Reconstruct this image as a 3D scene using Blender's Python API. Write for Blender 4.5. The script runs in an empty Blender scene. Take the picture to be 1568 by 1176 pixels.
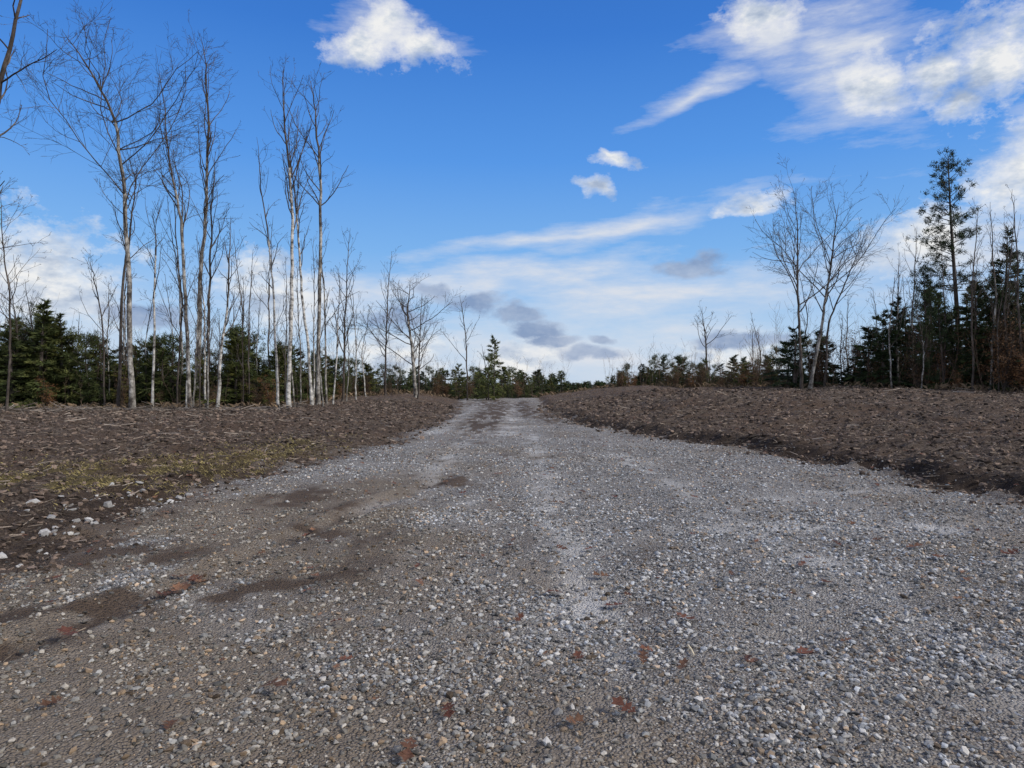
import bpy, math, random, time
import numpy as np
from mathutils import Vector
T0=time.time()
random.seed(7); rng=np.random.default_rng(11)
F0=1045.0; CX=784.0; CY=588.0; CAMH=1.5
sc=bpy.context.scene
# ------------------------------------------------------------ noise
def h2(ix,iy,s):
    n=(ix.astype(np.int64)*374761393+iy.astype(np.int64)*668265263+s*144665)&0xffffffff
    n=((n^(n>>13))*1274126177)&0xffffffff
    n=n^(n>>16)
    return (n&0xffffff)/float(0xffffff)
def vn(x,y,s=0):
    x=np.asarray(x,float);y=np.asarray(y,float)
    ix=np.floor(x);iy=np.floor(y);fx=x-ix;fy=y-iy
    fx=fx*fx*(3-2*fx);fy=fy*fy*(3-2*fy)
    a=h2(ix,iy,s);b=h2(ix+1,iy,s);c=h2(ix,iy+1,s);d=h2(ix+1,iy+1,s)
    return (a*(1-fx)+b*fx)*(1-fy)+(c*(1-fx)+d*fx)*fy-0.5
def fbm(x,y,s=0,o=4):
    r=0;a=1;f=1
    for i in range(o):
        r=r+a*vn(x*f+i*17.3,y*f-i*9.1,s+i);a*=.5;f*=2.03
    return r
def ss(a,b,x):
    t=np.clip((x-a)/(b-a),0,1);return t*t*(3-2*t)
# ------------------------------------------------------------ terrain
def xl(y):
    b=np.interp(y,[-12,4,5.4,6.6,8,9.7,12.8,17,25,49,65,100],[-4.6,-4.1,-4.05,-4.3,-4.4,-4.35,-3.5,-3.1,-3.0,-4.2,-5.0,-6.5])
    return b+0.55*fbm(y*0.7,y*0+3.3,5,5)
def xr(y):
    b=np.interp(y,[-12,4,8.4,10.3,15.4,18.7,25.3,37.3,65,100],[6.9,6.6,6.35,6.05,5.2,3.9,2.35,1.8,2.5,3.2])
    return b+0.45*fbm(y*0.7,y*0+8.3,9,5)
def hbase(x,y):
    l=xl(y);r=xr(y)
    dr=x-r; dl=l-x
    zr=0.88*ss(11,44,y)*ss(0.3,9,dr)+0.24*ss(0.05,0.9,dr)+0.12*ss(14,40,x)
    zl=0.13*ss(0.0,1.0,dl)-0.16*ss(4,14,dl)*ss(15,35,y)+0.60*ss(36,62,y)*ss(0.5,5,dl)*(1-ss(14,24,dl))
    z=zr+zl
    z=z-2.2*ss(70,130,y)
    z=z+0.22*fbm(x*0.16,y*0.16,21,3)*ss(0.3,4,np.maximum(dr,dl))*(1-.6*ss(4,14,dl))
    z=z+0.24*fbm(x*.35+y*.1,y*.5,23,3)*ss(1,4,dr)
    return z
def hgt(x,y):
    x=np.asarray(x,float);y=np.asarray(y,float)
    l=xl(y);r=xr(y);off=np.maximum(x-r,l-x)
    m=ss(-0.2,0.5,off)
    z=hbase(x,y)
    z=z+m*(0.16*fbm(x*1.0,y*1.0,31,3)+0.11*fbm(x*5,y*5,35,3)+.07*np.abs(fbm(x*1.2+y*.3,y*4,37,2)))+0.045*fbm(x*.7,y*.5,41,3)*(1-m)
    z=z-0.07*ss(22,30,y)*(1-m)*(np.exp(-((x+2.5+0.01*y)/.5)**2)+np.exp(-((x-0.2)/.5)**2))
    return z
def g(x,y): return float(hgt(np.array([x]),np.array([y]))[0])
# ------------------------------------------------------------ mesh helper
def mkobj(name,V,Fs,mat,col=None,smooth=False):
    me=bpy.data.meshes.new(name)
    V=np.asarray(V,dtype=np.float32)
    if not isinstance(Fs,(list,tuple)): Fs=[Fs]
    Fs=[np.asarray(f,dtype=np.int32) for f in Fs if len(f)]
    me.vertices.add(len(V)); me.vertices.foreach_set('co',V.ravel())
    nl=sum(f.size for f in Fs); npoly=sum(len(f) for f in Fs)
    me.loops.add(nl); me.polygons.add(npoly)
    me.loops.foreach_set('vertex_index',np.concatenate([f.ravel() for f in Fs]))
    st=[];o=0
    for f in Fs:
        st.append(np.arange(len(f),dtype=np.int32)*f.shape[1]+o);o+=f.size
    me.polygons.foreach_set('loop_start',np.concatenate(st))
    me.polygons.foreach_set('use_smooth',np.full(npoly,smooth,dtype=bool))
    me.update(calc_edges=True)
    if col is not None:
        a=me.color_attributes.new(name='Col',type='FLOAT_COLOR',domain='POINT')
        c=np.ones((len(V),4),dtype=np.float32);c[:,:col.shape[1]]=col
        a.data.foreach_set('color',c.ravel())
    if mat: me.materials.append(mat)
    ob=bpy.data.objects.new(name,me)
    sc.collection.objects.link(ob)
    return ob
def gridfaces(ny,nx):
    i=np.arange(ny-1)[:,None]*nx+np.arange(nx-1)[None,:]
    i=i.ravel();return np.stack([i,i+1,i+nx+1,i+nx],1)
# ------------------------------------------------------------ materials
def newmat(name,rough=0.9):
    m=bpy.data.materials.new(name);m.use_nodes=True
    nt=m.node_tree;b=nt.nodes['Principled BSDF'];b.inputs['Roughness'].default_value=rough
    b.inputs['Specular IOR Level'].default_value=0.2
    return m,nt,b
def nd(nt,t,**k):
    n=nt.nodes.new(t)
    for a,v in k.items(): setattr(n,a,v)
    return n
def ramp(nt,fac,stops):
    r=nd(nt,'ShaderNodeValToRGB');e=r.color_ramp.elements
    while len(e)<len(stops): e.new(0.5)
    for i,(p,c) in enumerate(stops):
        e[i].position=p;e[i].color=(*c,1) if len(c)==3 else c
    nt.links.new(fac,r.inputs[0]);return r.outputs[0]
def noise(nt,vec,scale,detail=4,rough=.55,dist=0):
    n=nd(nt,'ShaderNodeTexNoise');n.inputs['Scale'].default_value=scale;n.inputs['Detail'].default_value=detail
    n.inputs['Roughness'].default_value=rough;n.inputs['Distortion'].default_value=dist
    if vec: nt.links.new(vec,n.inputs['Vector'])
    return n.outputs['Fac']
def mixc(nt,f,a,b,mode='MIX'):
    n=nd(nt,'ShaderNodeMix',data_type='RGBA',blend_type=mode)
    for s,v in ((n.inputs[0],f),(n.inputs[6],a),(n.inputs[7],b)):
        if hasattr(v,'links'): nt.links.new(v,s)
        elif isinstance(v,(int,float)): s.default_value=v
        else: s.default_value=(*v,1)
    return n.outputs[2]
def math_(nt,op,a,b=0.0,clamp=False):
    n=nd(nt,'ShaderNodeMath',operation=op,use_clamp=clamp)
    for s,v in ((n.inputs[0],a),(n.inputs[1],b)):
        if hasattr(v,'links'): nt.links.new(v,s)
        else: s.default_value=v
    return n.outputs[0]
def bump(nt,b,h,strength,dist):
    n=nd(nt,'ShaderNodeBump');n.inputs['Strength'].default_value=strength;n.inputs['Distance'].default_value=dist
    nt.links.new(h,n.inputs['Height']);nt.links.new(n.outputs[0],b.inputs['Normal'])
def mat_soil():
    m,nt,b=newmat('soil_mat',0.95)
    tc=nd(nt,'ShaderNodeTexCoord').outputs['Object']
    at=nd(nt,'ShaderNodeAttribute',attribute_name='Col')
    sp=nd(nt,'ShaderNodeSeparateColor');nt.links.new(at.outputs['Color'],sp.inputs[0])
    big=noise(nt,tc,0.3,3,.6); med=noise(nt,tc,2.4,4,.7); fine=noise(nt,tc,22,4,.8)
    mp=nd(nt,'ShaderNodeMapping');mp.inputs['Scale'].default_value=(.8,3.4,1);mp.inputs['Rotation'].default_value=(0,0,.2);nt.links.new(tc,mp.inputs[0])
    st=noise(nt,mp.outputs[0],5,5,.8,.6)
    c1=ramp(nt,med,[(.34,(.034,.023,.017)),(.5,(.100,.071,.053)),(.66,(.21,.163,.124))])
    c2=ramp(nt,fine,[(.36,(.020,.013,.009)),(.5,(.098,.071,.053)),(.66,(.30,.24,.19))])
    c=mixc(nt,.6,c1,c2)
    c=mixc(nt,ramp(nt,st,[(.54,(0,0,0)),(.68,(.75,.75,.75))]),c,(.31,.257,.20))
    c=mixc(nt,ramp(nt,st,[(.34,(.9,.9,.9)),(.47,(.0,.0,.0))]),c,(.024,.016,.011))  # low parts of the bump darkened: crevice shade put into the soil colour
    c=mixc(nt,ramp(nt,big,[(.42,(0,0,0)),(.58,(.7,.7,.7))]),c,mixc(nt,fine,(.040,.024,.017),(.20,.135,.092)))
    moss=mixc(nt,fine,(.045,.040,.014),(.27,.21,.085))
    c=mixc(nt,math_(nt,'MULTIPLY',sp.outputs[0],math_(nt,'MULTIPLY',med,1.6,True)),c,moss)
    c=mixc(nt,sp.outputs[1],c,(.022,.015,.011))
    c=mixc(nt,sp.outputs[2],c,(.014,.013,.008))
    nt.links.new(c,b.inputs['Base Color'])
    bump(nt,b,math_(nt,'ADD',math_(nt,'MULTIPLY',fine,.6),st),1.0,.15)
    return m
def mat_gravel():
    m,nt,b=newmat('gravel_mat',0.9)
    tc=nd(nt,'ShaderNodeTexCoord').outputs['Object']
    at=nd(nt,'ShaderNodeAttribute',attribute_name='Col')
    sp=nd(nt,'ShaderNodeSeparateColor');nt.links.new(at.outputs['Color'],sp.inputs[0])
    v=nd(nt,'ShaderNodeTexVoronoi',feature='F1');v.inputs['Scale'].default_value=68;nt.links.new(tc,v.inputs['Vector'])
    s_=nd(nt,'ShaderNodeSeparateColor');nt.links.new(v.outputs['Color'],s_.inputs[0])
    e=ramp(nt,v.outputs['Distance'],[(.25,(1,1,1)),(.75,(.0,.0,.0))])
    hh=math_(nt,'MULTIPLY',e,math_(nt,'ADD',s_.outputs[0],.3))
    g_=ramp(nt,s_.outputs[1],[(0,(.115,.113,.11)),(.4,(.285,.280,.272)),(.75,(.45,.444,.432)),(1,(.74,.73,.71))])
    t_=mixc(nt,ramp(nt,s_.outputs[2],[(.78,(0,0,0)),(.92,(.6,.6,.6))]),g_,(.34,.25,.18))
    c=mixc(nt,e,(.090,.079,.068),t_)
    fine=noise(nt,tc,120,3,.7)
    dust=mixc(nt,fine,(.15,.136,.120),(.45,.42,.38))
    big=noise(nt,tc,.9,5,.7)
    c=mixc(nt,ramp(nt,big,[(.45,(.05,.05,.05)),(.60,(.7,.7,.7))]),c,dust)
    c=mixc(nt,math_(nt,'MULTIPLY',sp.outputs[2],.85),c,mixc(nt,fine,(.36,.35,.33),(.66,.645,.615)))
    c=mixc(nt,math_(nt,'MULTIPLY',sp.outputs[1],.8),c,mixc(nt,fine,(.095,.072,.050),(.29,.23,.165)))
    mud=mixc(nt,noise(nt,tc,40,4,.75),(.024,.016,.011),(.16,.112,.076))
    c=mixc(nt,math_(nt,'MULTIPLY',sp.outputs[0],.95),c,mud)
    v2=ramp(nt,noise(nt,tc,.33,3,.6),[(.3,(.82,.82,.82)),(.7,(1.13,1.13,1.13))])
    c=mixc(nt,1.0,c,v2,'MULTIPLY')
    nt.links.new(c,b.inputs['Base Color'])
    bump(nt,b,math_(nt,'ADD',hh,math_(nt,'MULTIPLY',fine,.6)),1.0,.018)
    return m
def mat_vcol(name,rough=.85,nscale=60,lo=.75,hi=1.2):
    m,nt,b=newmat(name,rough)
    at=nd(nt,'ShaderNodeAttribute',attribute_name='Col')
    tc=nd(nt,'ShaderNodeTexCoord').outputs['Object']
    n=noise(nt,tc,nscale,2,.6)
    nt.links.new(mixc(nt,1.0,at.outputs['Color'],ramp(nt,n,[(.3,(lo,)*3),(.7,(hi,)*3)]),'MULTIPLY'),b.inputs['Base Color'])
    return m
def mat_bark(name,stops,scale=3,zs=.3):
    m,nt,b=newmat(name,.9)
    tc=nd(nt,'ShaderNodeTexCoord').outputs['Object']
    mp=nd(nt,'ShaderNodeMapping');mp.inputs['Scale'].default_value=(1,1,zs);nt.links.new(tc,mp.inputs[0])
    n=noise(nt,mp.outputs[0],scale,4,.7)
    nt.links.new(ramp(nt,n,stops),b.inputs['Base Color'])
    return m
def mat_foliage(name,a,b_,c_):
    m,nt,b=newmat(name,.75)
    tc=nd(nt,'ShaderNodeTexCoord').outputs['Object']
    oi=nd(nt,'ShaderNodeObjectInfo')
    n=noise(nt,tc,1.6,3,.7)
    c=ramp(nt,n,[(.3,a),(.5,b_),(.72,c_)])
    r=ramp(nt,oi.outputs['Random'],[(0,(.55,.62,.6)),(.6,(1,1,.9)),(1,(1.6,1.35,1.0))])
    nt.links.new(mixc(nt,1.0,c,r,'MULTIPLY'),b.inputs['Base Color'])
    return m
M_soil=mat_soil();M_grav=mat_gravel()
M_stone=mat_vcol('stone_mat',.85,90,.75,1.15)
M_clod=mat_vcol('clod_mat',.95,50,.6,1.2)
M_stick=mat_vcol('stick_mat',.9,40,.7,1.2)
M_leaf=mat_vcol('leaf_mat',.7,60,.6,1.2)
M_bark=mat_bark('bark_mat',[(.33,(.026,.021,.017)),(.5,(.064,.052,.044)),(.68,(.165,.142,.122))],2.5,.5)
M_pale=mat_bark('pale_bark_mat',[(.38,(.045,.038,.033)),(.50,(.16,.148,.13)),(.62,(.40,.38,.345))],2.5,.8)
M_birch=mat_bark('birch_bark_mat',[(.36,(.05,.042,.037)),(.46,(.24,.23,.21)),(.60,(.54,.52,.48))],2.4,1.5)
M_twig=mat_bark('sapling_mat',[(.3,(.055,.038,.03)),(.7,(.17,.115,.085))])
M_spr=mat_foliage('spruce_mat',(.012,.021,.010),(.032,.050,.021),(.074,.098,.037))
M_sprL=mat_foliage('spruce_lit_mat',(.024,.036,.014),(.068,.084,.028),(.15,.152,.052))  # lighter copy for left and centre conifers: sunlit look put into needle colour
M_beech=mat_foliage('dry_leaf_mat',(.07,.034,.018),(.14,.076,.042),(.21,.135,.08))
# ------------------------------------------------------------ ground
def axis(segs):
    a=[]
    for s,e,d in segs: a.append(np.arange(s,e,d))
    a.append([segs[-1][1]]);return np.concatenate(a)
eL=([-400,0,430,550,700,862],[36,39.5,40.5,54,65,74]);eR=([905,1000,1200,1568,1900],[78,64,46,37,32])
ys=np.concatenate([-np.geomspace(800,6,20),axis([(-5,3,.5),(3,15,.06),(15,30,.10),(30,75,.22),(75,140,2)]),np.geomspace(145,3000,24)])
xs=np.concatenate([-np.geomspace(3000,62,22),axis([(-60,-26,.6),(-26,-12,.18),(-12,-2.5,.07),(-2.5,1.5,.25),(1.5,13,.075),(13,30,.18),(30,60,.6)]),np.geomspace(62,3000,22)])
X,Y=np.meshgrid(xs,ys);Z=hgt(X,Y)
inr=(X>xl(Y)+.25)&(X<xr(Y)-.25)&(Y<95)
Z=np.where(inr,Z-.05,Z)
moss=np.exp(-((X+5.9)/1.3)**2-((Y-10.6)/1.2)**2)*1.1+np.exp(-((X+4.6)/.6)**2-((Y-13.5)/2.0)**2)*.8+.9*np.exp(-((X+7.2)/1.8)**2-((Y-9.6)/.8)**2)
moss=moss*np.clip(.75+2.6*fbm(X*1.5,Y*1.5,77,3),0,1.3)
dark=np.exp(-((X-xr(Y)-.45)/.40)**2)*ss(7,9,Y)*(1-ss(24,40,Y))*.7+.4*np.exp(-((X-xl(Y)+.5)/.6)**2)*(1-ss(9,14,Y))
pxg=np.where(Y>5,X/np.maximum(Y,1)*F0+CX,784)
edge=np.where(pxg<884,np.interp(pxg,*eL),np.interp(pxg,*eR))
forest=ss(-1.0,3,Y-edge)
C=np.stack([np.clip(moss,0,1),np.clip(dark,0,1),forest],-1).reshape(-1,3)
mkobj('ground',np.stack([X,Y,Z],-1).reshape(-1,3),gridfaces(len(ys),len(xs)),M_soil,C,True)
# ------------------------------------------------------------ road
def dirtmap(x,y):
    r=np.zeros_like(x);gg=np.zeros_like(x);b=np.zeros_like(x)
    wx=x+.28*fbm(x*2.3,y*2.3,201,4);wy=y+.28*fbm(x*2.3,y*2.3,211,4)
    for (cx,cy,sx,sy,an,a) in [(-2.2,4.75,.85,.24,.55,1.7),(-2.75,4.3,.6,.22,.4,1.4),(-1.6,6.5,.45,.32,.2,1.3),(-2.75,8.9,.35,.8,0,1.3),(-.95,10.4,.4,.5,0,1.1),(-3.4,6.0,.8,.5,0,1.1),(-2.0,7.6,.25,1.0,0,.9),(-1.2,5.6,.2,.7,.2,.6),(-3.0,3.6,.8,.25,.5,.8),
                          (-1.2,24,.45,4,0,1.2),(-1.1,30,.6,6,0,2.2),(-.9,42,.75,8,0,2.4),(-1.6,56,1.0,8,0,2.2),(-3.1,33,.45,6,0,1.9),(.9,38,.45,7,0,1.8),(-3.7,48,.8,7,0,1.8),(1.6,32,.45,6,0,1.8),(.7,52,.6,6,0,1.8)]:
        dx=wx-cx;dy=wy-cy;c=math.cos(an);s=math.sin(an)
        u=(dx*c+dy*s)/sx;v=(-dx*s+dy*c)/sy
        r+=a*np.exp(-(u*u+v*v))
    r=r*np.clip(.75+2.8*fbm(x*5,y*np.where(y>18,1.2,4),91,5),0,1.7)
    r+=np.clip(fbm(x*1.3,y*1.0,55,5)-.38,0,1)*2.0
    e=.7*fbm(x*3,y*3,57,4)
    r+=.85*ss(.6,-.3,x-xl(y)+e)+.5*ss(.3,-.3,xr(y)-x+e)
    gg=ss(.9,-2.2,x+.7*fbm(x,y,3,3))*(1-ss(5.5,13,y))*(.95+2.0*fbm(x*1.1,y*1.1,71,5))
    gg+=.6*ss(.05,.45,fbm(x*.6,y*.4,73,5))+.35*(1-ss(2.5,5,y))
    for k,(x0,y0,x1,y1,w) in enumerate([(-2.6,3.3,-1.35,9.6,.2),(-1.35,9.6,-1.1,20,.25),(.5,3,.55,20,.24),(1.2,6.8,5.3,7.3,.35),(2.5,3,2.2,14,.25),(-.9,5,-.6,9,.18),(-.2,20,.2,60,.45),(-2.4,20,-2.7,60,.4),(3.2,8.8,5.6,9.6,.3)]):
        t=np.clip(((wx-x0)*(x1-x0)+(wy-y0)*(y1-y0))/((x1-x0)**2+(y1-y0)**2),0,1)
        d=np.hypot(wx-(x0+t*(x1-x0)),wy-(y0+t*(y1-y0)))
        b+=np.exp(-(d/w)**2)*(.5+1.4*fbm(x*3,y*2,60+k,4))
    return np.clip(r,0,1),np.clip(gg,0,1),np.clip(b,0,1)
ry=np.concatenate([axis([(-9,2,.4)]),np.geomspace(2.05,95,560)])
U=np.linspace(0,1,300)
L=xl(ry)-.6;R=xr(ry)+.6
RX=L[:,None]+(R-L)[:,None]*U[None,:];RY=np.repeat(ry[:,None],len(U),1)
def roadz(x,y):
    off=np.minimum(x-xl(y),xr(y)-x)+.7*fbm(x*2.2,y*2.2,88,5)
    z=hgt(x,y)+.035*ss(-.3,.15,off)-.05*ss(.05,-.45,off)+.02*fbm(x*2.5,y*2.5,89,4)+.016*fbm(x*14,y*14,90,2)
    t=(y-3.2)/6.5;xc=-2.9+1.6*t
    z=z-.05*np.exp(-((x-xc)/.16)**2)*ss(2.2,3.5,y)*(1-ss(9,12,y))+.03*np.exp(-((np.abs(x-xc)-.28)/.1)**2)*ss(2.2,3.5,y)*(1-ss(9,12,y))
    return z
RZ=roadz(RX,RY)
d=dirtmap(RX,RY)
mkobj('gravel_road',np.stack([RX,RY,RZ],-1).reshape(-1,3),gridfaces(len(ry),len(U)),M_grav,np.stack(d,-1).reshape(-1,3),True)
# ------------------------------------------------------------ stones
t_=(1+5**.5)/2
ICO=np.array([(-1,t_,0),(1,t_,0),(-1,-t_,0),(1,-t_,0),(0,-1,t_),(0,1,t_),(0,-1,-t_),(0,1,-t_),(t_,0,-1),(t_,0,1),(-t_,0,-1),(-t_,0,1)],float);ICO/=np.linalg.norm(ICO[0])
ICF=np.array([(0,11,5),(0,5,1),(0,1,7),(0,7,10),(0,10,11),(1,5,9),(5,11,4),(11,10,2),(10,7,6),(7,1,8),(3,9,4),(3,4,2),(3,2,6),(3,6,8),(3,8,9),(4,9,5),(2,4,11),(6,2,10),(8,6,7),(9,8,1)])
def rots(n):
    q=rng.normal(size=(n,4));q/=np.linalg.norm(q,axis=1)[:,None]
    w,x,y,z=q.T
    return np.stack([1-2*(y*y+z*z),2*(x*y-z*w),2*(x*z+y*w),2*(x*y+z*w),1-2*(x*x+z*z),2*(y*z-x*w),2*(x*z-y*w),2*(y*z+x*w),1-2*(x*x+y*y)],1).reshape(n,3,3)
def stones(name,P,S,col,mat,sink=.25):
    n=len(P)
    V=ICO[None]*rng.uniform(.55,1.25,(n,12,1))*rng.uniform(.5,1.3,(n,1,3))
    V=np.einsum('nij,nkj->nki',rots(n),V)
    V[:,:,2]*=.7
    V=V*S[:,None,None]+P[:,None,:]
    V[:,:,2]+=(S*(.5-sink))[:,None]
    Fc=(ICF[None]+12*np.arange(n)[:,None,None]).reshape(-1,3)
    return mkobj(name,V.reshape(-1,3),Fc,mat,np.repeat(col,12,0))
px=[];py=[];sz=[]
for (a,b,den,s0,s1) in [(1.6,4,5000,.004,.020),(4,8,2200,.005,.023),(8,16,520,.009,.025),(16,34,80,.014,.030),(34,66,14,.02,.04)]:
    W_=min(8,b*.95);n=int(den*(b-a)*2*W_)
    x=rng.uniform(-W_,W_,n);y=rng.uniform(a,b,n)
    s=s0+(s1-s0)*rng.random(n)**3.0
    l=xl(y);r=xr(y);off=np.minimum(x-l,r-x)+.7*fbm(x*2.2,y*2.2,88,5)
    keep=(np.abs(x)<y*.88+.5)&(off>-.9)&(rng.random(n)<ss(-.9,.1,off)**1.5+.02)
    dm=dirtmap(x,y)
    clump=ss(-.35,.3,fbm(x*1.7,y*1.7,101,5))
    keep&=rng.random(n)<(1-.88*dm[0])*(1-.55*dm[1])*(1-.5*dm[2])*(.35+.75*clump)
    px.append(x[keep]);py.append(y[keep]);sz.append(s[keep])
px=np.concatenate(px);py=np.concatenate(py);sz=np.concatenate(sz)
n=len(px);v=.14+.42*rng.random(n)**1.6
col=np.stack([v,v*.99,v*.965],1)
ti=rng.random(n);tan=ti<.17;col[tan]*=np.array([1.0,.79,.60]);bl=ti>.76;col[bl]*=np.array([.90,.96,1.04])
dk=rng.random(n)<.17;col[dk]*=.45
dm=dirtmap(px,py);col*=(1-.5*dm[0]-.22*dm[1])[:,None];col*=1-dm[1][:,None]*np.array([[0,.08,.20]])
offn=np.minimum(px-xl(py),xr(py)-px)
pz=np.maximum(np.where(offn>-.58,roadz(px,py),-9),hgt(px,py))
stones('gravel',np.stack([px,py,pz],1),sz,col,M_stone)
print('stones',n)
n=260;y=rng.uniform(2.5,22,n);x=rng.uniform(-5,6.5,n);k=(x>xl(y)-.4)&(x<xr(y)+.3);x=x[k];y=y[k]
ex=rng.uniform(-5.3,-4.1,90);ey=rng.uniform(5.6,9.2,90);x=np.concatenate([x,ex]);y=np.concatenate([y,ey])
s=np.concatenate([rng.uniform(.014,.030,len(x)-90),.018+.045*rng.random(90)**2])
v=rng.uniform(.18,.45,len(x));col=np.stack([v,v*.97,v*.92],1)
stones('loose_rocks',np.stack([x,y,np.maximum(roadz(x,y),hgt(x,y))],1),s,col,M_stone,.3)
# ------------------------------------------------------------ clods & woody debris
def scat(n,D0,D1,pw):
    u=rng.random(n);D=(D0**pw+u*(D1**pw-D0**pw))**(1/pw)
    x=rng.uniform(-1,1,n)*(D*.85+1.5)
    off=np.maximum(x-xr(D),xl(D)-x)-.6*fbm(x*2.2,D*2.2,88,5)
    k=off>rng.uniform(-.45,.3,n)-.3*(rng.random(n)<.25);return x[k],D[k],off[k]
x,y,off=scat(95000,5,45,.6)
s=(.006+.044*rng.random(len(x))**3)*(.6+y/20)
v=.032+.19*rng.random(len(x))**1.6;col=np.stack([v,v*.74,v*.57],1)
hz=lambda x,y:np.maximum(hgt(x,y),np.where(np.minimum(x-xl(y),xr(y)-x)>-.58,roadz(x,y),-9))
stones('soil_clods',np.stack([x,y,hz(x,y)],1),s,col,M_clod,.3)
def sticks(name,x,y,z,Ln,Rd,col,mat,tilt=.18):
    n=len(x);a=rng.uniform(0,2*np.pi,n);el=rng.normal(0,tilt,n)
    dv=np.stack([np.cos(a)*np.cos(el),np.sin(a)*np.cos(el),np.sin(el)],1)
    sd=np.stack([-np.sin(a),np.cos(a),np.zeros(n)],1);up=np.cross(dv,sd)
    P=np.stack([x,y,z+Rd*.6+np.abs(np.sin(el))*Ln*.25],1)
    bend=rng.normal(0,.08,n)[:,None]*Ln[:,None]*sd
    V=[]
    for k,(t,rr) in enumerate([(-.5,1),(0,.85),(.5,.6)]):
        c=P+dv*(Ln*t)[:,None]+(bend if k==1 else 0)
        for q in range(4):
            an=q*math.pi/2+.4
            V.append(c+(sd*math.cos(an)+up*math.sin(an))*(Rd*rr)[:,None])
    V=np.stack(V,1)
    f=[]
    for k in range(2):
        for q in range(4): f.append((k*4+q,k*4+(q+1)%4,k*4+4+(q+1)%4,k*4+4+q))
    f+= [(3,2,1,0),(8,9,10,11)]
    Fc=(np.array(f)[None]+12*np.arange(n)[:,None,None]).reshape(-1,4)
    return mkobj(name,V.reshape(-1,3),Fc,mat,np.repeat(col,12,0))
x,y,off=scat(75000,5,48,.7)
right=x>0
Ln=.02+.21*rng.random(len(x))**2.7;Ln*=(.6+y/30);Rd=np.clip(Ln*rng.uniform(.02,.06,len(x)),.0015,.008)*(.8+y/40)
v=.05+.32*rng.random(len(x))**2.6+.03*right;col=np.stack([v,v*.81,v*.64],1)
sticks('woody_debris',x,y,hgt(x,y)+.006*rng.random(len(x)),Ln,Rd,col,M_stick,.15)
n=750;y=rng.uniform(8,40,n);x=np.where(rng.random(n)<.72,rng.uniform(-30,-4,n),rng.uniform(4,30,n))
k=(np.maximum(x-xr(y),xl(y)-x)>.5)&(np.abs(x)<y*.85);x=x[k];y=y[k]
Ln=(.12+.8*rng.random(len(x))**1.6)*(.4+y/40);Rd=rng.uniform(.005,.015,len(x))*(.5+y/40);v=rng.uniform(.10,.48,len(x));col=np.stack([v,v*.86,v*.72],1)
sticks('broken_branches',x,y,hgt(x,y)+.012,Ln,Rd,col,M_stick,.12)
n=700;pxx=rng.uniform(-100,470,n);y=np.interp(pxx,*eL)-rng.uniform(.5,3.5,n);x=(pxx-CX)/F0*y
Ln=rng.uniform(.3,1.6,n);Rd=rng.uniform(.006,.022,n);v=.06+.32*rng.random(n)**2;col=np.stack([v,v*.86,v*.74],1)
sticks('brush_pile',x,y,hgt(x,y)+rng.random(n)**2*.15,Ln,Rd,col,M_stick,.15)
n=160;y=rng.uniform(2.6,12,n);x=rng.uniform(-3.5,5,n);Ln=rng.uniform(.03,.10,n);Rd=rng.uniform(.002,.004,n);v=rng.uniform(.10,.4,n);col=np.stack([v,v*.82,v*.62],1)
x[0]=.97;y[0]=3.7;Ln[0]=.12;Rd[0]=.007;col[0]=(.55,.47,.33)
sticks('small_twigs',x,y,roadz(x,y)+.014,Ln,Rd,col,M_stick,.05)
# ------------------------------------------------------------ oak leaves
def leafoutline():
    pts=[(0,0)]
    side=[(.06,.10),(.20,.17),(.10,.27),(.30,.38),(.13,.47),(.36,.60),(.16,.66),(.26,.82),(.10,.85),(0,1.0)]
    pts+=side;pts+=[(-a,b) for a,b in side[-2::-1]];return np.array(pts)
LO=leafoutline()
def leaves(name,P,S,col,mat):
    V=[];Fs=[];o=0;Cc=[]
    for i in range(len(P)):
        a=random.uniform(0,6.28);rl=random.uniform(-.4,.4);pt=random.uniform(-.3,.3);cv=random.uniform(.3,1.5)
        q=LO.copy();q[:,0]*=random.uniform(.8,1.15);q=q*S[i]
        pts=np.vstack([q,[(0,b*S[i]) for b in (.15,.45,.75)]]);u=pts[:,0];w=pts[:,1]-S[i]*.5
        z=cv*u*u/S[i]+random.uniform(-.6,.9)*w*w/S[i]+rl*u+pt*w
        z-=z.min()
        xx=u*math.cos(a)-w*math.sin(a);yy=u*math.sin(a)+w*math.cos(a)
        V.append(np.stack([xx+P[i][0],yy+P[i][1],z*.8+P[i][2]],1))
        m=len(LO)
        for j in range(m):
            k=(j+1)%m;mid=(LO[j,1]+LO[k,1])/2;c=m+(0 if mid<.3 else 1 if mid<.6 else 2)
            Fs.append((o+j,o+k,o+c))
        Fs+= [(o+5,o+m+1,o+m+0),(o+m-5,o+m+0,o+m+1),(o+7,o+m+2,o+m+1),(o+m-7,o+m+1,o+m+2)]
        Cc.append(np.repeat([col[i]],len(pts),0));o+=len(pts)
    return mkobj(name,np.vstack(V),np.array(Fs),mat,np.vstack(Cc))
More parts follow.
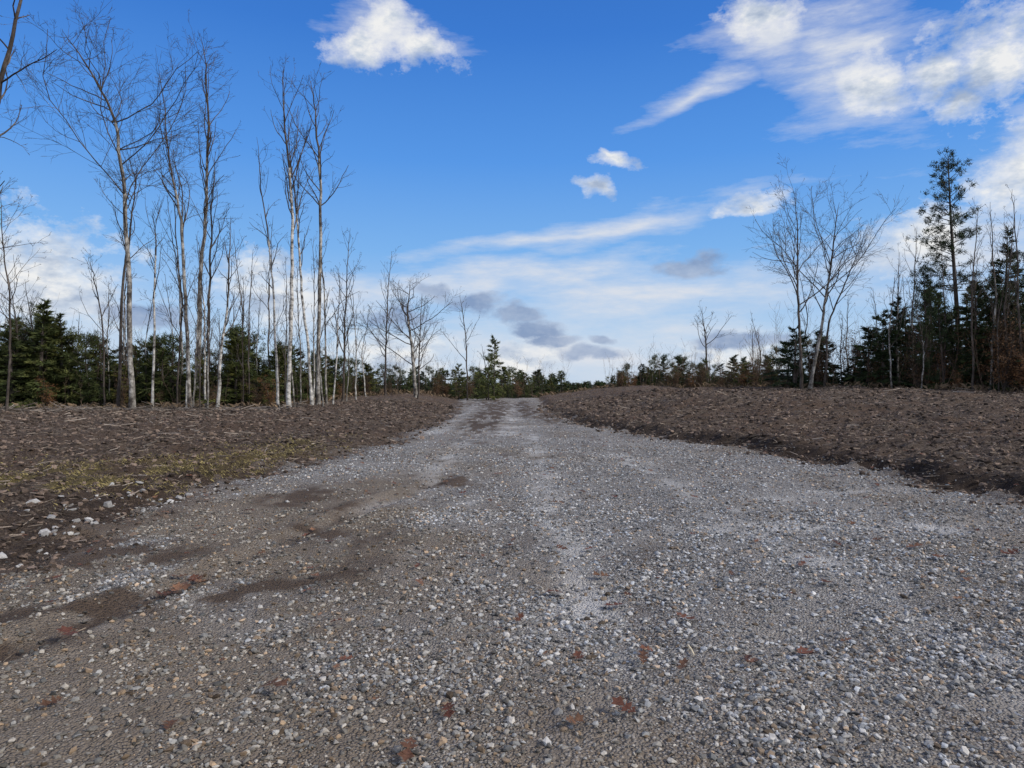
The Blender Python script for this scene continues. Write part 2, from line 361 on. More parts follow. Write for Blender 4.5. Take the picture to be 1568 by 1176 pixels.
lp=[(420,1075,.15),(955,1110,.12),(1235,1020,.15),(1050,962,.12),(940,938,.12),(850,920,.12),(1105,900,.07),(920,897,.12),(795,960,.09),(1265,908,.11),(1215,928,.10),(860,855,.10),(985,1025,.10),(990,1012,.07),(105,985,.15),(270,905,.14),(300,890,.15),(285,915,.13),(260,925,.12),(310,900,.13),(80,900,.14),(515,968,.08),(530,1022,.07),(400,850,.07),(480,880,.1),(470,830,.14),(640,880,.07),(625,1170,.13),(1045,1040,.09),(1400,850,.14),(1440,865,.12),(1280,845,.11),(880,1125,.08),(260,1135,.08),(1365,1030,.08),(1120,895,.07),(1545,860,.14),(380,790,.14),(585,770,.1),(1325,770,.12),(700,700,.1),(275,890,.12),(250,912,.1),(1160,840,.1),(1240,870,.08),(1480,900,.08)]
P=[];S=[];Cl=[]
for a,b,s in lp:
    D=CAMH*F0/(b-CY);x=(a-CX)/F0*D;P.append((x,D,float(roadz(np.array([x]),np.array([D]))[0])+.028));S.append(s*1.15)
for i in range(520):
    D=3+17*random.random()**.8;x=random.uniform(-4,5.5)
    if xl(np.array([D]))[0]<x<xr(np.array([D]))[0]:
        P.append((x,D,float(roadz(np.array([x]),np.array([D]))[0])+.022));S.append(random.uniform(.03,.11))
n=1100;D_=6+24*rng.random(n);x_=rng.uniform(-.8,.8,n)*D_
o_=np.maximum(x_-xr(D_),xl(D_)-x_);k=o_>0;z_=hgt(x_,D_)
for a,b,c in zip(x_[k],D_[k],z_[k]): P.append((a,b,c+.02));S.append(random.uniform(.05,.12))
for i in range(len(P)):
    k=random.random();c=np.array([.135,.050,.032])*(1-k)+np.array([.21,.115,.066])*k
    Cl.append(c*random.uniform(.45,1.1))
leaves('fallen_leaves',P,S,np.array(Cl),M_leaf)
# ------------------------------------------------------------ dead grass
def grass(name,x,y,hmin,hmax,c):
    n=len(x);a=rng.uniform(0,6.28,n);h=rng.uniform(hmin,hmax,n);w=rng.uniform(.002,.004,n)*(1+y/12)
    lean=rng.uniform(.3,1.6,n);z=hgt(x,y)-.005
    dx=np.cos(a)*lean*h;dy=np.sin(a)*lean*h
    V=np.stack([np.stack([x-np.sin(a)*w,y+np.cos(a)*w,z],1),np.stack([x+np.sin(a)*w,y-np.cos(a)*w,z],1),np.stack([x+dx*.4,y+dy*.4,z+h*.7],1),np.stack([x+dx,y+dy,z+h*.9],1)],1)
    Fc=(np.array([[0,1,2],[0,2,3]])[None]+4*np.arange(n)[:,None,None]).reshape(-1,3)
    mkobj(name,V.reshape(-1,3),Fc,M_stick,np.repeat(np.array([c])*rng.uniform(.4,1.3,(n,1)),4,0))
n=12000
x=np.concatenate([rng.normal(-6,1.5,n//2),rng.normal(-4.8,.8,n-n//2)]);y=np.concatenate([rng.normal(10.3,1.0,n//2),rng.normal(13.5,2.0,n-n//2)])
k=(x<xl(y)-.1)&(fbm(x*1.5,y*1.5,77,3)>-.1);grass('dry_grass',x[k],y[k],.015,.055,(.27,.22,.095))
n=5000;pxx=rng.uniform(-100,1650,n);y=np.where(pxx<884,np.interp(pxx,*eL),np.interp(pxx,*eR))+rng.uniform(-1.5,3,n);x=(pxx-CX)/F0*y
k=(x<xl(y))|(x>xr(y));grass('dead_weeds',x[k],y[k],.12,.5,(.19,.135,.085))
print('T ground',time.time()-T0)
# ------------------------------------------------------------ bare trees
class TB:
    def __init__(s): s.q={}
    def tube(s,p,r,n):
        s.q.setdefault((len(p),n),[]).append((np.asarray(p,float),np.asarray(r,float)))
    def build(s):
        VV=[];FF=[];o=0
        for (m,n),lst in s.q.items():
            p=np.stack([a for a,b in lst]);r=np.stack([b for a,b in lst])
            t=np.gradient(p,axis=1);t/=np.linalg.norm(t,axis=2)[...,None]+1e-9
            ref=np.where((np.abs(t[:,0,0])<.7)[:,None],np.array([[1.,0,0]]),np.array([[0,1.,0]]))[:,None,:]
            N=np.cross(t,ref);N/=np.linalg.norm(N,axis=2)[...,None]+1e-9;B=np.cross(t,N)
            a=np.arange(n)*2*math.pi/n
            V=p[:,:,None]+r[:,:,None,None]*(np.cos(a)[None,None,:,None]*N[:,:,None]+np.sin(a)[None,None,:,None]*B[:,:,None])
            i=(np.arange(m-1)[:,None]*n+np.arange(n)[None]).ravel();j=(np.arange(m-1)[:,None]*n+((np.arange(n)+1)%n)[None]).ravel()
            f=np.stack([i,j,j+n,i+n],-1)
            FF.append((f[None]+(m*n*np.arange(len(lst)))[:,None,None]).reshape(-1,4)+o);VV.append(V.reshape(-1,3));o+=len(lst)*m*n
        return np.vstack(VV),np.vstack(FF)
R_=np.random.default_rng(5)
def grow(tb,p,d,L,r,lv,maxlv,trop,wob,dens):
    ns={1:8,2:5,3:3}.get(lv,2)
    dd=d/math.sqrt(d[0]**2+d[1]**2+d[2]**2)
    wn=R_.normal(0,wob,(ns,3));pts=np.empty((ns+1,3));pts[0]=p
    for i in range(ns):
        dd=dd+wn[i];dd[2]+=trop;dd=dd/math.sqrt(dd[0]**2+dd[1]**2+dd[2]**2)
        pts[i+1]=pts[i]+dd*(L/ns)
    rr=np.linspace(r,max(r*.35,.0045),ns+1)
    tb.tube(pts,rr,4 if lv==1 else 3)
    if lv>=maxlv: return
    nc=max(2,int(L*dens[lv]*R_.uniform(.8,1.2)))
    for k in range(nc):
        t=R_.uniform(.18,.98);i=min(int(t*ns),ns-1);f=t*ns-i
        q=pts[i]*(1-f)+pts[i+1]*f;ax=pts[i+1]-pts[i];ax=ax/math.sqrt(ax.dot(ax))
        s=R_.normal(size=3);s-=ax*s.dot(ax);s/=math.sqrt(s.dot(s))
        an=math.radians(R_.uniform(25,55))
        grow(tb,q,ax*math.cos(an)+s*math.sin(an),L*R_.uniform(.28,.55)*(1.15-.6*t),max(rr[i]*.5,.0065),lv+1,maxlv,trop*.8,wob,dens)
def bare(name,path,r0,mat,start=.35,nl=22,ll=.2,ang=(25,50),maxlv=4,trop=.07,dens=(0,1.8,2.4,2.4),wob=.12):
    tb=TB();P=np.array(path,float)
    m=26;t=np.linspace(0,len(P)-1,m);p=np.stack([np.interp(t,np.arange(len(P)),P[:,k]) for k in range(3)],1)
    for _ in range(2): p[1:-1]=(p[:-2]+p[1:-1]*2+p[2:])/4
    H=p[-1,2]-p[0,2]
    p[1:,0]+=np.cumsum(R_.normal(0,.0022*H,m-1));p[1:,1]+=np.cumsum(R_.normal(0,.0025*H,m-1))
    tt=np.linspace(0,1,m);r=r0*(1-tt)**.8+.007;r[0]*=1.35;r[1]*=1.08
    base=p[0].copy();p=p-base
    tb.tube(p,r,8)
    for k in range(nl):
        u=start+(1-start)*(k+R_.random())/nl*.98
        i=min(int(u*(m-1)),m-2);q=p[i];ax=p[i+1]-p[i];ax=ax/np.linalg.norm(ax)
        a=R_.uniform(0,6.28);s=np.array([math.cos(a),math.sin(a),0]);an=math.radians(R_.uniform(*ang))
        L=H*ll*(1.25-u)*R_.uniform(.4,1.4)/(1.25-start)*1.3
        grow(tb,q,ax*math.cos(an)+s*math.sin(an),max(L,.4),min(r[i]*.55,.04),1,maxlv,trop,wob,dens)
    for k in range(int(nl*.5)):
        u=R_.uniform(.08,start);i=int(u*(m-1));a=R_.uniform(0,6.28)
        grow(tb,p[i],np.array([math.cos(a),math.sin(a),.5]),H*.045*R_.uniform(.4,1.2),.008,3,4,.05,.14,(0,2,2.5,3))
    V,Fq=tb.build()
    ob=mkobj(name,V,Fq,mat,None,True);ob.location=base
    if mat is not M_bark:
        ob.data.materials.append(M_bark)
        mi=np.ones(len(Fq),dtype=np.int32);mi[:15*8]=0
        ob.data.polygons.foreach_set('material_index',mi)
    return ob
def Wp(px,py,D): return ((px-CX)/F0*D,D,CAMH-(py-CY)/F0*D)
def path(D,pts):
    b=pts[0];x=(b[0]-CX)/F0*D;out=[(x,D,g(x,D)-.1)]
    for a,c in pts[1:]: out.append(Wp(a,c,D))
    return out
A='bare_birch_tree';Bn='bare_maple_tree'
bare(Bn,path(38.5,[(203,625),(202,430),(195,300),(186,190),(150,110),(112,55)]),.145,M_pale,.34,24,.27,(38,78),wob=.18)
bare(Bn,path(39,[(180,620),(188,430),(205,330),(214,250)]),.09,M_bark,.4,14,.2,wob=.14)
bare(Bn,path(24,[(-75,660),(-60,500),(-30,300),(8,170),(34,70),(55,-20),(60,-120)]),.13,M_bark,.25,18,.13,(30,60),wob=.15)
bare(A,path(40,[(292,612),(286,450),(284,330),(268,240),(246,110)]),.115,M_pale,.4,18,.15,(16,32))
bare(A,path(41,[(300,600),(306,450),(312,300),(308,150),(305,50)]),.145,M_pale,.38,28,.13,(14,30))
bare(A,path(41.5,[(318,605),(318,450),(322,330),(330,230)]),.09,M_bark,.38,16,.14,(14,30))
bare(A,path(38.5,[(333,628),(338,540),(350,420),(352,330)]),.095,M_birch,.4,14,.16,(20,38))
bare(A,path(39,[(443,620),(448,450),(446,300),(436,190),(432,105)]),.12,M_birch,.42,20,.16,(16,34))
bare(Bn,path(39.5,[(427,610),(424,470),(412,340),(398,210)]),.075,M_birch,.4,14,.15,(18,36))
bare(A,path(42,[(487,605),(488,420),(487,280),(480,180),(468,110)]),.125,M_pale,.42,20,.18,(22,48))
bare(A,path(40,[(478,608),(466,440),(456,300),(446,160)]),.085,M_birch,.4,14,.14,(18,34))
bare(Bn,path(39,[(233,626),(236,480),(238,370),(236,320)]),.07,M_birch,.4,12,.2,(20,40))
bare(Bn,path(40,[(160,600),(158,500),(148,430),(140,400)]),.05,M_bark,.3,12,.25)
for a,b,D,r in [(270,300,40,.055),(280,230,42,.065),(315,360,40,.06),(365,350,43,.055),(382,380,41,.05),(318,430,38,.045),(415,330,43,.055),(500,330,44,.065),(510,410,42,.05),(190,350,42,.06),(120,480,41,.04),(258,420,42,.04),(350,440,45,.045),(460,400,43,.045),(545,430,47,.045),(295,380,39,.05),(436,400,41,.04),(225,440,43,.04),(395,450,44,.04),(480,360,45,.05),(330,480,40,.035),(560,470,50,.04),(285,440,38.5,.04),(306,500,38,.035),(200,470,41,.04),(170,430,41,.045),(452,450,40,.04),(495,460,40,.04),(372,470,40,.035),(530,480,46,.04)]:
    bare(Bn,path(D,[(a,610),(a+random.uniform(-8,8),(610+b)/2),(a+random.uniform(-14,14),b)]),r,random.choice([M_bark,M_pale,M_birch]),.33,11,.19,(16,36),dens=(0,1.7,2.2,2.5))
bare(Bn,path(46,[(525,605),(530,500),(540,350)]),.08,M_bark,.3,22,.22,(20,42))
bare(Bn,path(55,[(590,602),(592,500),(600,385)]),.08,M_bark,.3,20,.2,(20,42))
bare(Bn,path(53,[(637,603),(630,540),(622,480),(628,425)]),.14,M_pale,.2,24,.42,(38,72),dens=(0,2.4,3.0,2.4),trop=.05)
bare(Bn,path(50,[(640,603),(642,540),(645,450)]),.07,M_bark,.3,14,.3,(30,55))
bare(Bn,path(62,[(716,605),(715,520),(704,450)]),.07,M_bark,.3,14,.22)
bare(Bn,path(64,[(745,600),(744,560),(740,530)]),.05,M_bark,.3,8,.22)
bare(Bn,path(42,[(1228,598),(1224,500),(1218,400),(1214,290)]),.10,M_bark,.42,20,.38,(30,62))
bare(Bn,path(43,[(1240,598),(1262,500),(1278,400),(1290,310)]),.115,M_pale,.42,22,.38,(30,62))
bare(Bn,path(43,[(1262,598),(1268,490),(1300,420),(1325,350)]),.07,M_bark,.4,14,.28,(28,50))
bare(Bn,path(44,[(1218,598),(1226,540),(1240,490),(1220,400)]),.05,M_bark,.4,10,.25)
bare(Bn,path(60,[(1085,600),(1080,530),(1074,472)]),.10,M_bark,.45,16,.34,(35,65))
for a,b,D,r in [(1160,480,62,.06),(1150,500,60,.05),(1300,450,46,.05),(1375,385,43,.06),(1400,345,43,.065),(1425,400,42,.045),(1490,320,38,.06),(1515,310,38,.06),(1545,330,37,.06),(1340,440,44,.045),(1365,420,41,.05),(1445,380,40,.05),(1565,290,36.5,.06),(1600,250,36,.10),(1660,300,37,.10),(1290,480,44,.04),(1410,470,39.5,.04),(1530,420,37,.04)]:
    bare(Bn,path(D,[(a,598),(a+random.uniform(-6,6),(598+b)/2),(a+random.uniform(-10,10),b)]),r,random.choice([M_bark,M_pale]),.35,12,.22,(18,42),dens=(0,1.7,2.2,2.4))
for a,b,D in [(10,300,36),(-30,250,37),(20,420,40),(45,430,43),(-90,200,38)]:
    bare(Bn,path(D,[(a,610),(a+5,(610+b)/2),(a-8,b)]),.06,M_bark,.35,14,.25,(25,50))
print('T bare',time.time()-T0)
# ------------------------------------------------------------ conifers
def fin(name,tb,V):
    VT,FT=tb.build();Ft=np.arange(len(V)).reshape(-1,3)+len(VT)
    ob=mkobj(name+'_src',np.vstack([VT,V]),[FT,Ft],M_bark)
    me=ob.data;bpy.data.objects.remove(ob)
    me.materials.append(M_spr)
    mi=np.zeros(len(FT)+len(Ft),dtype=np.int32);mi[len(FT):]=1
    me.polygons.foreach_set('material_index',mi);return me
def conifer(name,H,R,seed,dens=75,start=.04,slim=.8,gap=.15,tw=.06,tl=.28):
    r=np.random.default_rng(seed);tb=TB()
    k=np.linspace(0,1,9);tb.tube(np.stack([.03*H*np.sin(k*2+seed)*.3,.02*H*np.cos(k*3)*.2,k*H],1),.018*H*(1-k)**.9+.006,6)
    V=[];nb=int(H*18);ph=r.uniform(0,6.28)
    for b in range(nb):
        t=(b+r.random())/nb;z0=H*(start+(1-start)*t);a=r.uniform(0,6.28)
        if r.random()<gap: continue
        L=(R*(1-t)**slim*r.uniform(.4,1.25)+.12)*(.85+.3*math.sin(a*2+ph))
        el=math.radians(-12+55*t**1.6+r.uniform(-12,12))
        d=np.array([math.cos(a)*math.cos(el),math.sin(a)*math.cos(el),math.sin(el)]);lat=np.array([-math.sin(a),math.cos(a),0])
        tb.tube(np.array([[0,0,z0],np.array([0,0,z0])+d*L*.55,np.array([0,0,z0-.02*L])+d*L]),np.array([.012,.009,.004]),3)
        n=int(L*dens)+6
        s=r.random(n)**.7*.92+.08;s*=L
        lo=r.uniform(-1,1,n)*(.36*(L-s*.75))
        P=np.array([0,0,z0])+d*s[:,None]+lat*lo[:,None];P[:,2]+=-.18*np.abs(lo)-.10*s*s/max(L,.5)+r.normal(0,.03,n)
        dv=d[None]*.8+lat[None]*np.sign(lo)[:,None]*r.uniform(.2,.9,n)[:,None]+r.normal(0,.28,(n,3));dv/=np.linalg.norm(dv,axis=1)[:,None]
        sd=np.cross(dv,r.normal(size=(n,3)));sd/=np.linalg.norm(sd,axis=1)[:,None]
        l=tl*r.uniform(.5,1.2,n);w=tw*r.uniform(.6,1.3,n)
        V.append(np.stack([P-sd*w[:,None]*.5,P+sd*w[:,None]*.5,P+dv*l[:,None]],1).reshape(-1,3))
    return fin(name,tb,np.vstack(V))
def pine(name,H,seed,R=2.2,start=.35,pc=5,wh=.42):
    r=np.random.default_rng(seed);tb=TB();k=np.linspace(0,1,12)
    tx=.12*np.sin(k*4+seed);tb.tube(np.stack([tx,.1*np.cos(k*3),k*H],1),.011*H*(1-k)**.8+.01,7)
    V=[];nw=int(H*(1-start)/wh)
    for w_ in range(nw):
        t=(w_+r.random()*.6)/nw;z0=H*(start+(1-start)*t)
        for q in range(r.integers(2,5)):
            a=r.uniform(0,6.28);L=R*(1-t)**.55*r.uniform(.35,1.1)+.25;el=math.radians(8+45*t+r.uniform(-12,12))
            d=np.array([math.cos(a)*math.cos(el),math.sin(a)*math.cos(el),math.sin(el)])
            p0=np.array([np.interp(z0/H,k,tx),0,z0])
            tb.tube(np.array([p0,p0+d*L*.5+[0,0,-.03],p0+d*L+[0,0,.08*L]]),np.array([.022,.013,.005]),4)
            for c in range(int(L*pc)+1):
                s=r.uniform(.3,1.05);P=p0+d*L*s+r.normal(0,.16,3)*[1,1,.7]+[0,0,.05]
                n=22;dv=r.normal(size=(n,3))+d*.5+[0,0,.35];dv/=np.linalg.norm(dv,axis=1)[:,None]
                sd=np.cross(dv,r.normal(size=(n,3)));sd/=np.linalg.norm(sd,axis=1)[:,None]
                l=.20*r.uniform(.5,1.2,n);PP=P+r.normal(0,.07,(n,3))
                V.append(np.stack([PP-sd*.018,PP+sd*.018,PP+dv*l[:,None]],1).reshape(-1,3))
    return fin(name,tb,np.vstack(V))
SP=[(conifer('spruce',6,1.35,1),6),(conifer('spruce',5,1.3,2,65,.02,.7,.35),5),(conifer('spruce',7,1.5,3,65,.06,.9,.3),7),(conifer('spruce',4,1.3,4,75,.0,.6,.3),4),(conifer('spruce',9,1.7,5,60,.08,.85,.3),9),(conifer('spruce',3,1.2,6,75,.0,.5,.25),3)]
spruce_lit=[]
for me,H in SP:
    m2=me.copy();m2.materials[1]=M_sprL;spruce_lit.append((m2,H))
PN=[(pine('pine',13.5,1,2.3,.42,pc=4.2,wh=.34),13.5),(pine('pine',8,3,2.0,.2),8),(pine('pine',6,4,1.6,.1),6),(pine('pine',4,8,1.3,.05),4)]
fpn=[]
for me,H in PN[1:]:
    m2=me.copy();m2.materials[1]=M_sprL;fpn.append((m2,H))
def inst(name,src,x,y,H,wide=1.0):
    me,h=src;ob=bpy.data.objects.new(name,me);sc.collection.objects.link(ob)
    s=H/h;ob.scale=(s*wide,s*wide,s);ob.rotation_euler=(random.uniform(-.04,.04),random.uniform(-.04,.04),random.uniform(0,6.28))
    ob.location=(x,y,g(x,y)-.05);return ob
def pick(pool,H):
    return sorted(pool,key=lambda s:abs(s[1]-H)+random.uniform(0,1.6))[0]
def cone(px,ytop,D,kind='s',left=False,wide=1.0):
    x=(px-CX)/F0*D;H=max((CY-ytop)/F0*D+CAMH-g(x,D),1.0)
    if kind=='p': return inst('pine_tree',pick(fpn if left else PN[1:],H),x,D,H,wide)
    return inst('spruce_tree',pick(spruce_lit if left else SP,H),x,D,H,wide)
cone(62,458,40,'s',True,1.3);cone(95,480,41,'s',True,1.3);cone(20,490,39.5,'s',True,1.3);cone(-20,470,40,'s',True,1.3)
cone(350,505,43,'p',True);cone(757,515,63,'s',True,.9);cone(748,545,62,'p',True)
cone(1215,502,44,'s',False,1.2);cone(1258,508,46,'s',False,1.2);cone(1350,475,42,'s',False,1.25);cone(1368,455,44);cone(1330,505,43,'s',False,1.3)
cone(1420,412,42,'p');cone(1440,450,40,'p');cone(1532,352,40,'s',False,1.0);cone(1500,430,39,'s',False,1.2);cone(1570,410,37,'s',False,1.2);cone(1548,395,39,'p')
cone(1045,548,66,'p',False,1.2);cone(1015,545,68,'p',False,1.2);cone(1125,545,66,'s');cone(1140,548,70,'s');cone(1175,545,66,'s')
x=(1466-CX)/F0*41;inst('pine_tree',PN[0],x,41,(CY-238)/F0*41+CAMH-g(x,41))
LT=([-400,0,60,110,130,200,300,350,400,500,560,640,700,760,800,862],[440,485,470,485,515,518,515,505,518,540,556,560,560,560,564,570])
RT=([905,940,960,1000,1040,1060,1120,1170,1200,1230,1260,1300,1350,1400,1430,1460,1500,1530,1568,1900],[590,574,562,546,546,556,545,550,510,524,510,522,480,448,428,448,428,395,405,360])
def row(T,E,a,b,n,left,dep=10,lo=.6,pw=1.5):
    for i in range(n):
        px=a+(b-a)*(i+random.random())/n
        D=np.interp(px,*E)+.5+dep*random.random()**1.3
        yt=np.interp(px,*T)
        yt=yt+(600-yt)*random.random()**pw*lo+random.uniform(-4,6)
        cone(px,yt,D,'p' if random.random()<.38 else 's',left if left!='m' else random.random()<.7,random.uniform(.9,1.5))
row(LT,eL,-400,500,105,True,lo=.8);row(LT,eL,500,865,78,'m',lo=.8)
row(LT,eL,-100,520,40,True,2,.9)
row(RT,eR,930,1190,74,'m',lo=.75);row(RT,eR,1190,1900,82,False,lo=.85)
# ------------------------------------------------------------ sapling thicket
def thicket(name,areas,mat):
    tb=TB()
    for (a,b,D0,D1,n,h0,h1) in areas:
        for i in range(n):
            px=R_.uniform(a,b);E=eL if px<890 else eR
            D=np.interp(px,*E)+R_.uniform(D0,D1);x=(px-CX)/F0*D;z=g(x,D)
            H=h0+(h1-h0)*R_.random()**2;p=[np.array([x,D,z-.05])];lean=R_.normal(0,.14,2)
            for k in range(4): p.append(p[-1]+np.array([lean[0]+R_.normal(0,.10),lean[1]+R_.normal(0,.10),1])*H/4)
            p=np.array(p);r=.004+.0026*H;tb.tube(p,np.linspace(r,.004,5),3)
            for k in range(int(H*3)):
                t=R_.uniform(.2,1)*3.99;j=int(t);q=p[j]+(p[j+1]-p[j])*(t-j);an=R_.uniform(0,6.28);l=H*.24*R_.uniform(.4,1.2)
                d=np.array([math.cos(an)*.7,math.sin(an)*.7,.8]);e=q+d*l*.6;tb.tube(np.array([q,e,e+np.array([d[0]*.3,d[1]*.3,.7])*l*.5]),np.array([.006,.005,.003]),3)
                if R_.random()<.7:
                    d2=np.array([R_.normal(0,.5),R_.normal(0,.5),.8]);tb.tube(np.array([e,e+d2*l*.2,e+d2*l*.45]),np.array([.0045,.004,.003]),3)
    V,Fq=tb.build();mkobj(name,V,Fq,mat,None,True)
thicket('sapling_thicket',[(-200,520,-1,8,380,.8,6.5),(520,870,-1,10,260,.8,4.4),(930,1200,-2,8,230,.8,4.2),(1200,1750,-2,8,360,1,6),(865,925,4,22,14,.8,2.0)],M_twig)
def leafybush(name,seed):
    r=np.random.default_rng(seed);tb=TB();V=[]
    for s in range(7):
        a=r.uniform(0,6.28);p=[np.zeros(3)];H=r.uniform(1.5,3)
        for k in range(4): p.append(p[-1]+np.array([math.cos(a)*.22+r.normal(0,.07),math.sin(a)*.22+r.normal(0,.07),1])*H/4)
        p=np.array(p);tb.tube(p,np.linspace(.018,.005,5),4)
        for k in range(16):
            t=r.uniform(.8,3.99);j=int(t);q=p[j]+(p[j+1]-p[j])*(t-j);an=r.uniform(0,6.28);d=np.array([math.cos(an),math.sin(an),.35])*r.uniform(.2,.7)
            tb.tube(np.array([q,q+d*.5,q+d]),np.array([.006,.005,.003]),3)
            n=13;P=q+d*r.uniform(.2,1.1,(n,1))+r.normal(0,.09,(n,3));u=r.normal(size=(n,3));u/=np.linalg.norm(u,axis=1)[:,None];w=np.cross(u,r.normal(size=(n,3)));w/=np.linalg.norm(w,axis=1)[:,None]
            V.append(np.stack([P-w*.02,P+w*.02,P+u*.08],1).reshape(-1,3))
    me=fin(name,tb,np.vstack(V));me.materials[1]=M_beech;return me
LB=[(leafybush('beech',i),2.6) for i in (1,2,3)]
for i in range(34):
    px=random.choice([random.uniform(1440,1640),random.uniform(1240,1600)]);D=np.interp(px,*eR)+random.uniform(-1.2,1.5);inst('beech_bush',random.choice(LB),(px-CX)/F0*D,D,random.uniform(1.2,3.8))
for i in range(36):
    px=random.choice([random.uniform(520,860),random.uniform(20,480),random.uniform(940,1180)]);D=np.interp(px,*(eL if px<880 else eR))-.5;inst('beech_bush',random.choice(LB),(px-CX)/F0*D,D,random.uniform(.8,2.2))
def mass(name):
    r=np.random.default_rng(44);VS=[]
    for i in range(420):
        px=r.uniform(-500,2100);D=r.uniform(95,170);x=(px-CX)/F0*D
        yt=r.uniform(566,584) if not 862<px<935 else r.uniform(583,590)
        z=g(x,D);H=(CY-yt)/F0*D+CAMH-z
        if H<1: continue
        m=420;t=r.random(m);a=r.uniform(0,6.28,m);R=H*.22*(1-t)**.8*r.uniform(.3,1.1,m)+.05
        P=np.stack([x+np.cos(a)*R,D+np.sin(a)*R,z+H*t],1);dv=np.stack([np.cos(a),np.sin(a),r.uniform(-.5,.7,m)],1)+r.normal(0,.3,(m,3))
        sd=np.cross(dv,r.normal(size=(m,3)));sd/=np.linalg.norm(sd,axis=1)[:,None]
        VS.append(np.stack([P-sd*.08,P+sd*.08,P+dv*.45],1).reshape(-1,3))
    V=np.vstack(VS);mkobj(name,V,np.arange(len(V)).reshape(-1,3),M_spr)
mass('distant_treeline')
# ------------------------------------------------------------ world
w=bpy.data.worlds.new('World');sc.world=w;w.use_nodes=True;nt=w.node_tree;nt.nodes.clear()
w.cycles.sampling_method='NONE'
SE=math.radians(36);SAZ=math.radians(112)
out=nd(nt,'ShaderNodeOutputWorld');bg=nd(nt,'ShaderNodeBackground');bg.inputs[1].default_value=.1
sky=nd(nt,'ShaderNodeTexSky',sky_type='NISHITA');sky.sun_disc=False;sky.sun_elevation=SE;sky.sun_rotation=SAZ;sky.ozone_density=2.0;sky.dust_density=.6
tc=nd(nt,'ShaderNodeTexCoord').outputs['Generated']
sx=nd(nt,'ShaderNodeSeparateXYZ');nt.links.new(tc,sx.inputs[0])
az=math_(nt,'ARCTAN2',sx.outputs[0],sx.outputs[1]);el=math_(nt,'ARCSINE',sx.outputs[2])
cb=nd(nt,'ShaderNodeCombineXYZ');nt.links.new(az,cb.inputs[0]);nt.links.new(el,cb.inputs[1]);AE=cb.outputs[0]
def warp(vec,scale,amt,detail=2,st=(1,1.6,1)):
    mp=nd(nt,'ShaderNodeMapping');mp.inputs['Scale'].default_value=st;nt.links.new(vec,mp.inputs[0])
    n=nd(nt,'ShaderNodeTexNoise');n.inputs['Scale'].default_value=scale;n.inputs['Detail'].default_value=detail;nt.links.new(mp.outputs[0],n.inputs['Vector'])
    k=nd(nt,'ShaderNodeVectorMath',operation='MULTIPLY_ADD');nt.links.new(n.outputs['Color'],k.inputs[0]);k.inputs[1].default_value=(amt,amt*.7,0)
    nt.links.new(vec,k.inputs[2])
    s=nd(nt,'ShaderNodeVectorMath',operation='SUBTRACT');nt.links.new(k.outputs[0],s.inputs[0]);s.inputs[1].default_value=(amt*.5,amt*.35,0)
    return s.outputs[0]
def toae(px,py):
    a=math.atan((px-CX)/F0);e=math.atan((CY-py)/F0*math.cos(a));return a,e
def group(vec,lst):
    r=None
    for p1,p2,wd in lst:
        a1,e1=toae(*p1);a2,e2=toae(*p2)
        L=math.hypot(a2-a1,e2-e1)/2;an=math.atan2(e2-e1,a2-a1)
        mp=nd(nt,'ShaderNodeMapping',vector_type='TEXTURE');mp.inputs['Location'].default_value=((a1+a2)/2,(e1+e2)/2,0)
        mp.inputs['Rotation'].default_value=(0,0,an);mp.inputs['Scale'].default_value=(max(L,.004),wd/F0*.85,1);nt.links.new(vec,mp.inputs[0])
        ln=nd(nt,'ShaderNodeVectorMath',operation='LENGTH');nt.links.new(mp.outputs[0],ln.inputs[0])
        r=ln.outputs['Value'] if r is None else math_(nt,'MINIMUM',r,ln.outputs['Value'])
    return math_(nt,'SUBTRACT',1.0,math_(nt,'MINIMUM',r,2.0))
def nz(scale,det,rough,st,rot=0,off=0):
    mp=nd(nt,'ShaderNodeMapping');mp.inputs['Scale'].default_value=st;mp.inputs['Rotation'].default_value=(0,0,rot);mp.inputs['Location'].default_value=(off,off*.7,off);nt.links.new(AE,mp.inputs[0])
    return noise(nt,mp.outputs[0],scale,det,rough)
def x10(c,k=10):
    s=nd(nt,'ShaderNodeVectorMath',operation='SCALE');nt.links.new(c,s.inputs[0]);s.inputs['Scale'].default_value=k;return s.outputs[0]
W1=warp(AE,12,.07,3);W2=warp(AE,5,.10,2,(1,2.5,1))
el01=math_(nt,'MULTIPLY',el,2/math.pi,True)
grad=ramp(nt,el01,[(0,(.58,.70,.86)),(.05,(.44,.63,.88)),(.12,(.20,.46,.88)),(.20,(.092,.32,.83)),(.30,(.040,.20,.67)),(.42,(.024,.13,.50)),(1,(.012,.06,.30))])
base=mixc(nt,.90,sky.outputs[0],x10(grad))
ci=group(W2,[((560,410),(1260,265),26),((400,455),(1100,385),42),((700,470),(1420,400),66),((930,200),(1180,85),20),((1180,-20),(1420,190),120),((1050,40),(1330,60),55),((480,540),(1300,530),75),((1250,420),(1700,360),80),((1500,200),(1700,300),70),((-200,420),(260,470),70),((330,480),(700,440),60),((480,20),(700,60),40)])
cn=nz(6,6,.64,(1,4.2,1),-.22)
cm=math_(nt,'ADD',ci,math_(nt,'MULTIPLY',math_(nt,'SUBTRACT',cn,.5),2.4))
cm=ramp(nt,cm,[(-.0,(0,0,0)),(.5,(.38,.38,.38)),(1,(.9,.9,.9))])
base=mixc(nt,cm,base,(7.2,7.5,8.1))
fill_clouds=math_(nt,'MULTIPLY',math_(nt,'GREATER_THAN',math_(nt,'ABSOLUTE',az),.9),ramp(nt,nz(3,3,.6,(1,2,1)),[(.42,(0,0,0)),(.6,(.9,.9,.9))]))  # bright clouds added outside the view for neutral fill light
base=mixc(nt,fill_clouds,base,(13.5,13.3,13.1))
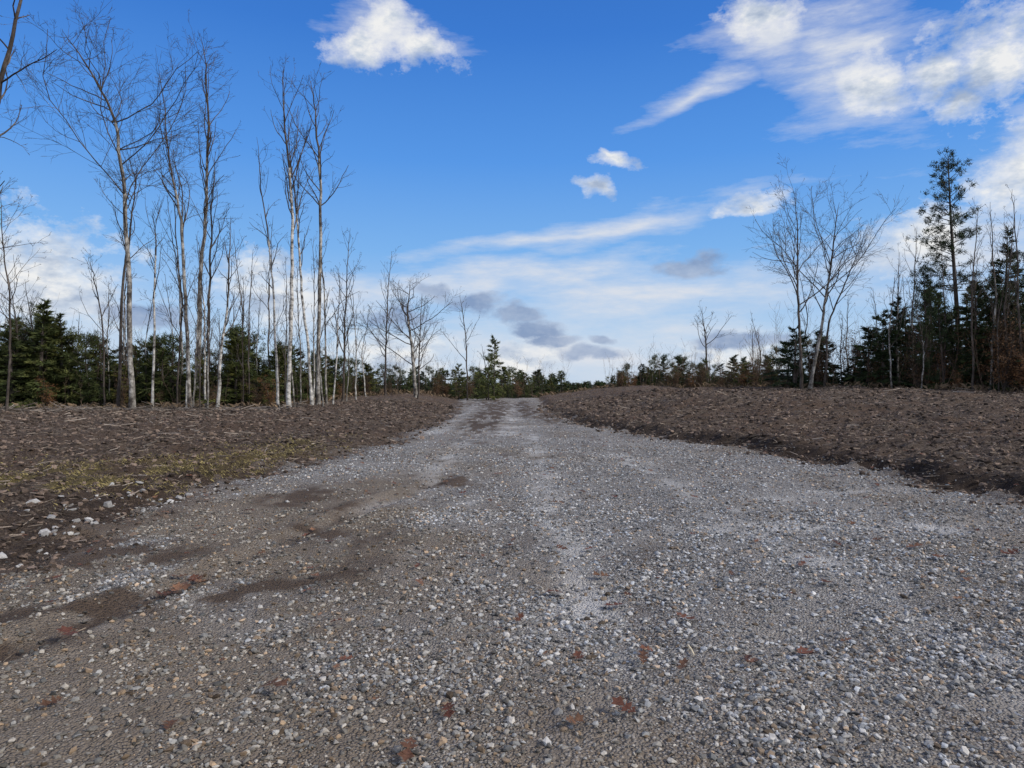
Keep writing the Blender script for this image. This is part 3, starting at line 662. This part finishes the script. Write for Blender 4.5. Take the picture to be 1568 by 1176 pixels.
cu=group(W1,[((480,70),(620,66),36),((540,0),(655,70),62),((590,60),(700,85),34),((885,238),(985,250),17),((905,225),(935,250),14),((885,285),(950,285),17),((1095,322),(1215,305),22),((1100,15),(1220,20),32),((1290,115),(1400,145),42),((1370,130),(1500,95),45),((1430,115),(1640,60),100),((1420,160),(1560,150),34),((1480,285),(1660,250),75),((-100,405),(215,445),100),((335,440),(500,460),80),((740,555),(880,550),48),((500,545),(720,550),44),((1000,560),(1240,560),44),((1300,370),(1500,370),52)])
c1=nz(17,7,.66,(1,1.5,1),0,3.1)
cu2=math_(nt,'ADD',cu,math_(nt,'MULTIPLY',math_(nt,'SUBTRACT',c1,.5),2.6))
cmask=ramp(nt,cu2,[(-.0,(0,0,0)),(.32,(.45,.45,.45)),(.8,(.96,.96,.96))])
csh=nz(13,5,.62,(1,1.9,1),0,7.7)
ccol=ramp(nt,math_(nt,'ADD',csh,math_(nt,'MULTIPLY',cu2,-.10)),[(.29,(.38,.46,.60)),(.40,(.60,.66,.75)),(.50,(.88,.88,.87))])
base=mixc(nt,cmask,base,x10(ccol))
dkc=group(W1,[((755,485),(835,478),22),((770,505),(865,503),22),((795,524),(885,524),15),((680,458),(775,468),22),((630,438),(705,455),20),((890,522),(948,522),11),((990,412),(1130,405),21),((850,545),(965,540),15),((540,485),(690,495),28),((120,485),(330,480),18),((1050,530),(1220,520),18),((1500,500),(1700,440),30)])
dk2=math_(nt,'ADD',dkc,math_(nt,'MULTIPLY',math_(nt,'SUBTRACT',c1,.5),1.9))
dmask=ramp(nt,dk2,[(.0,(0,0,0)),(.5,(.85,.85,.85))])
dcol=ramp(nt,csh,[(.35,(.20,.29,.48)),(.65,(.42,.50,.65))])
base=mixc(nt,dmask,base,x10(dcol))
nt.links.new(base,bg.inputs[0]);nt.links.new(bg.outputs[0],out.inputs[0])
sl=bpy.data.lights.new('sun','SUN');sl.energy=3.6;sl.angle=math.radians(10);sl.color=(1,.94,.86)
so=bpy.data.objects.new('sun',sl);sc.collection.objects.link(so)
dirv=Vector((math.sin(SAZ)*math.cos(SE),math.cos(SAZ)*math.cos(SE),math.sin(SE)))
so.rotation_euler=dirv.to_track_quat('Z','Y').to_euler()
cd=bpy.data.cameras.new('camera');cd.lens=24;cd.sensor_width=36;cd.clip_end=5000;cd.clip_start=.05
co=bpy.data.objects.new('camera',cd);sc.collection.objects.link(co);co.location=(0,0,CAMH);co.rotation_euler=(math.pi/2,0,0);sc.camera=co
sc.view_settings.view_transform='Standard';sc.view_settings.look='None';sc.view_settings.exposure=0
print('T all',time.time()-T0)
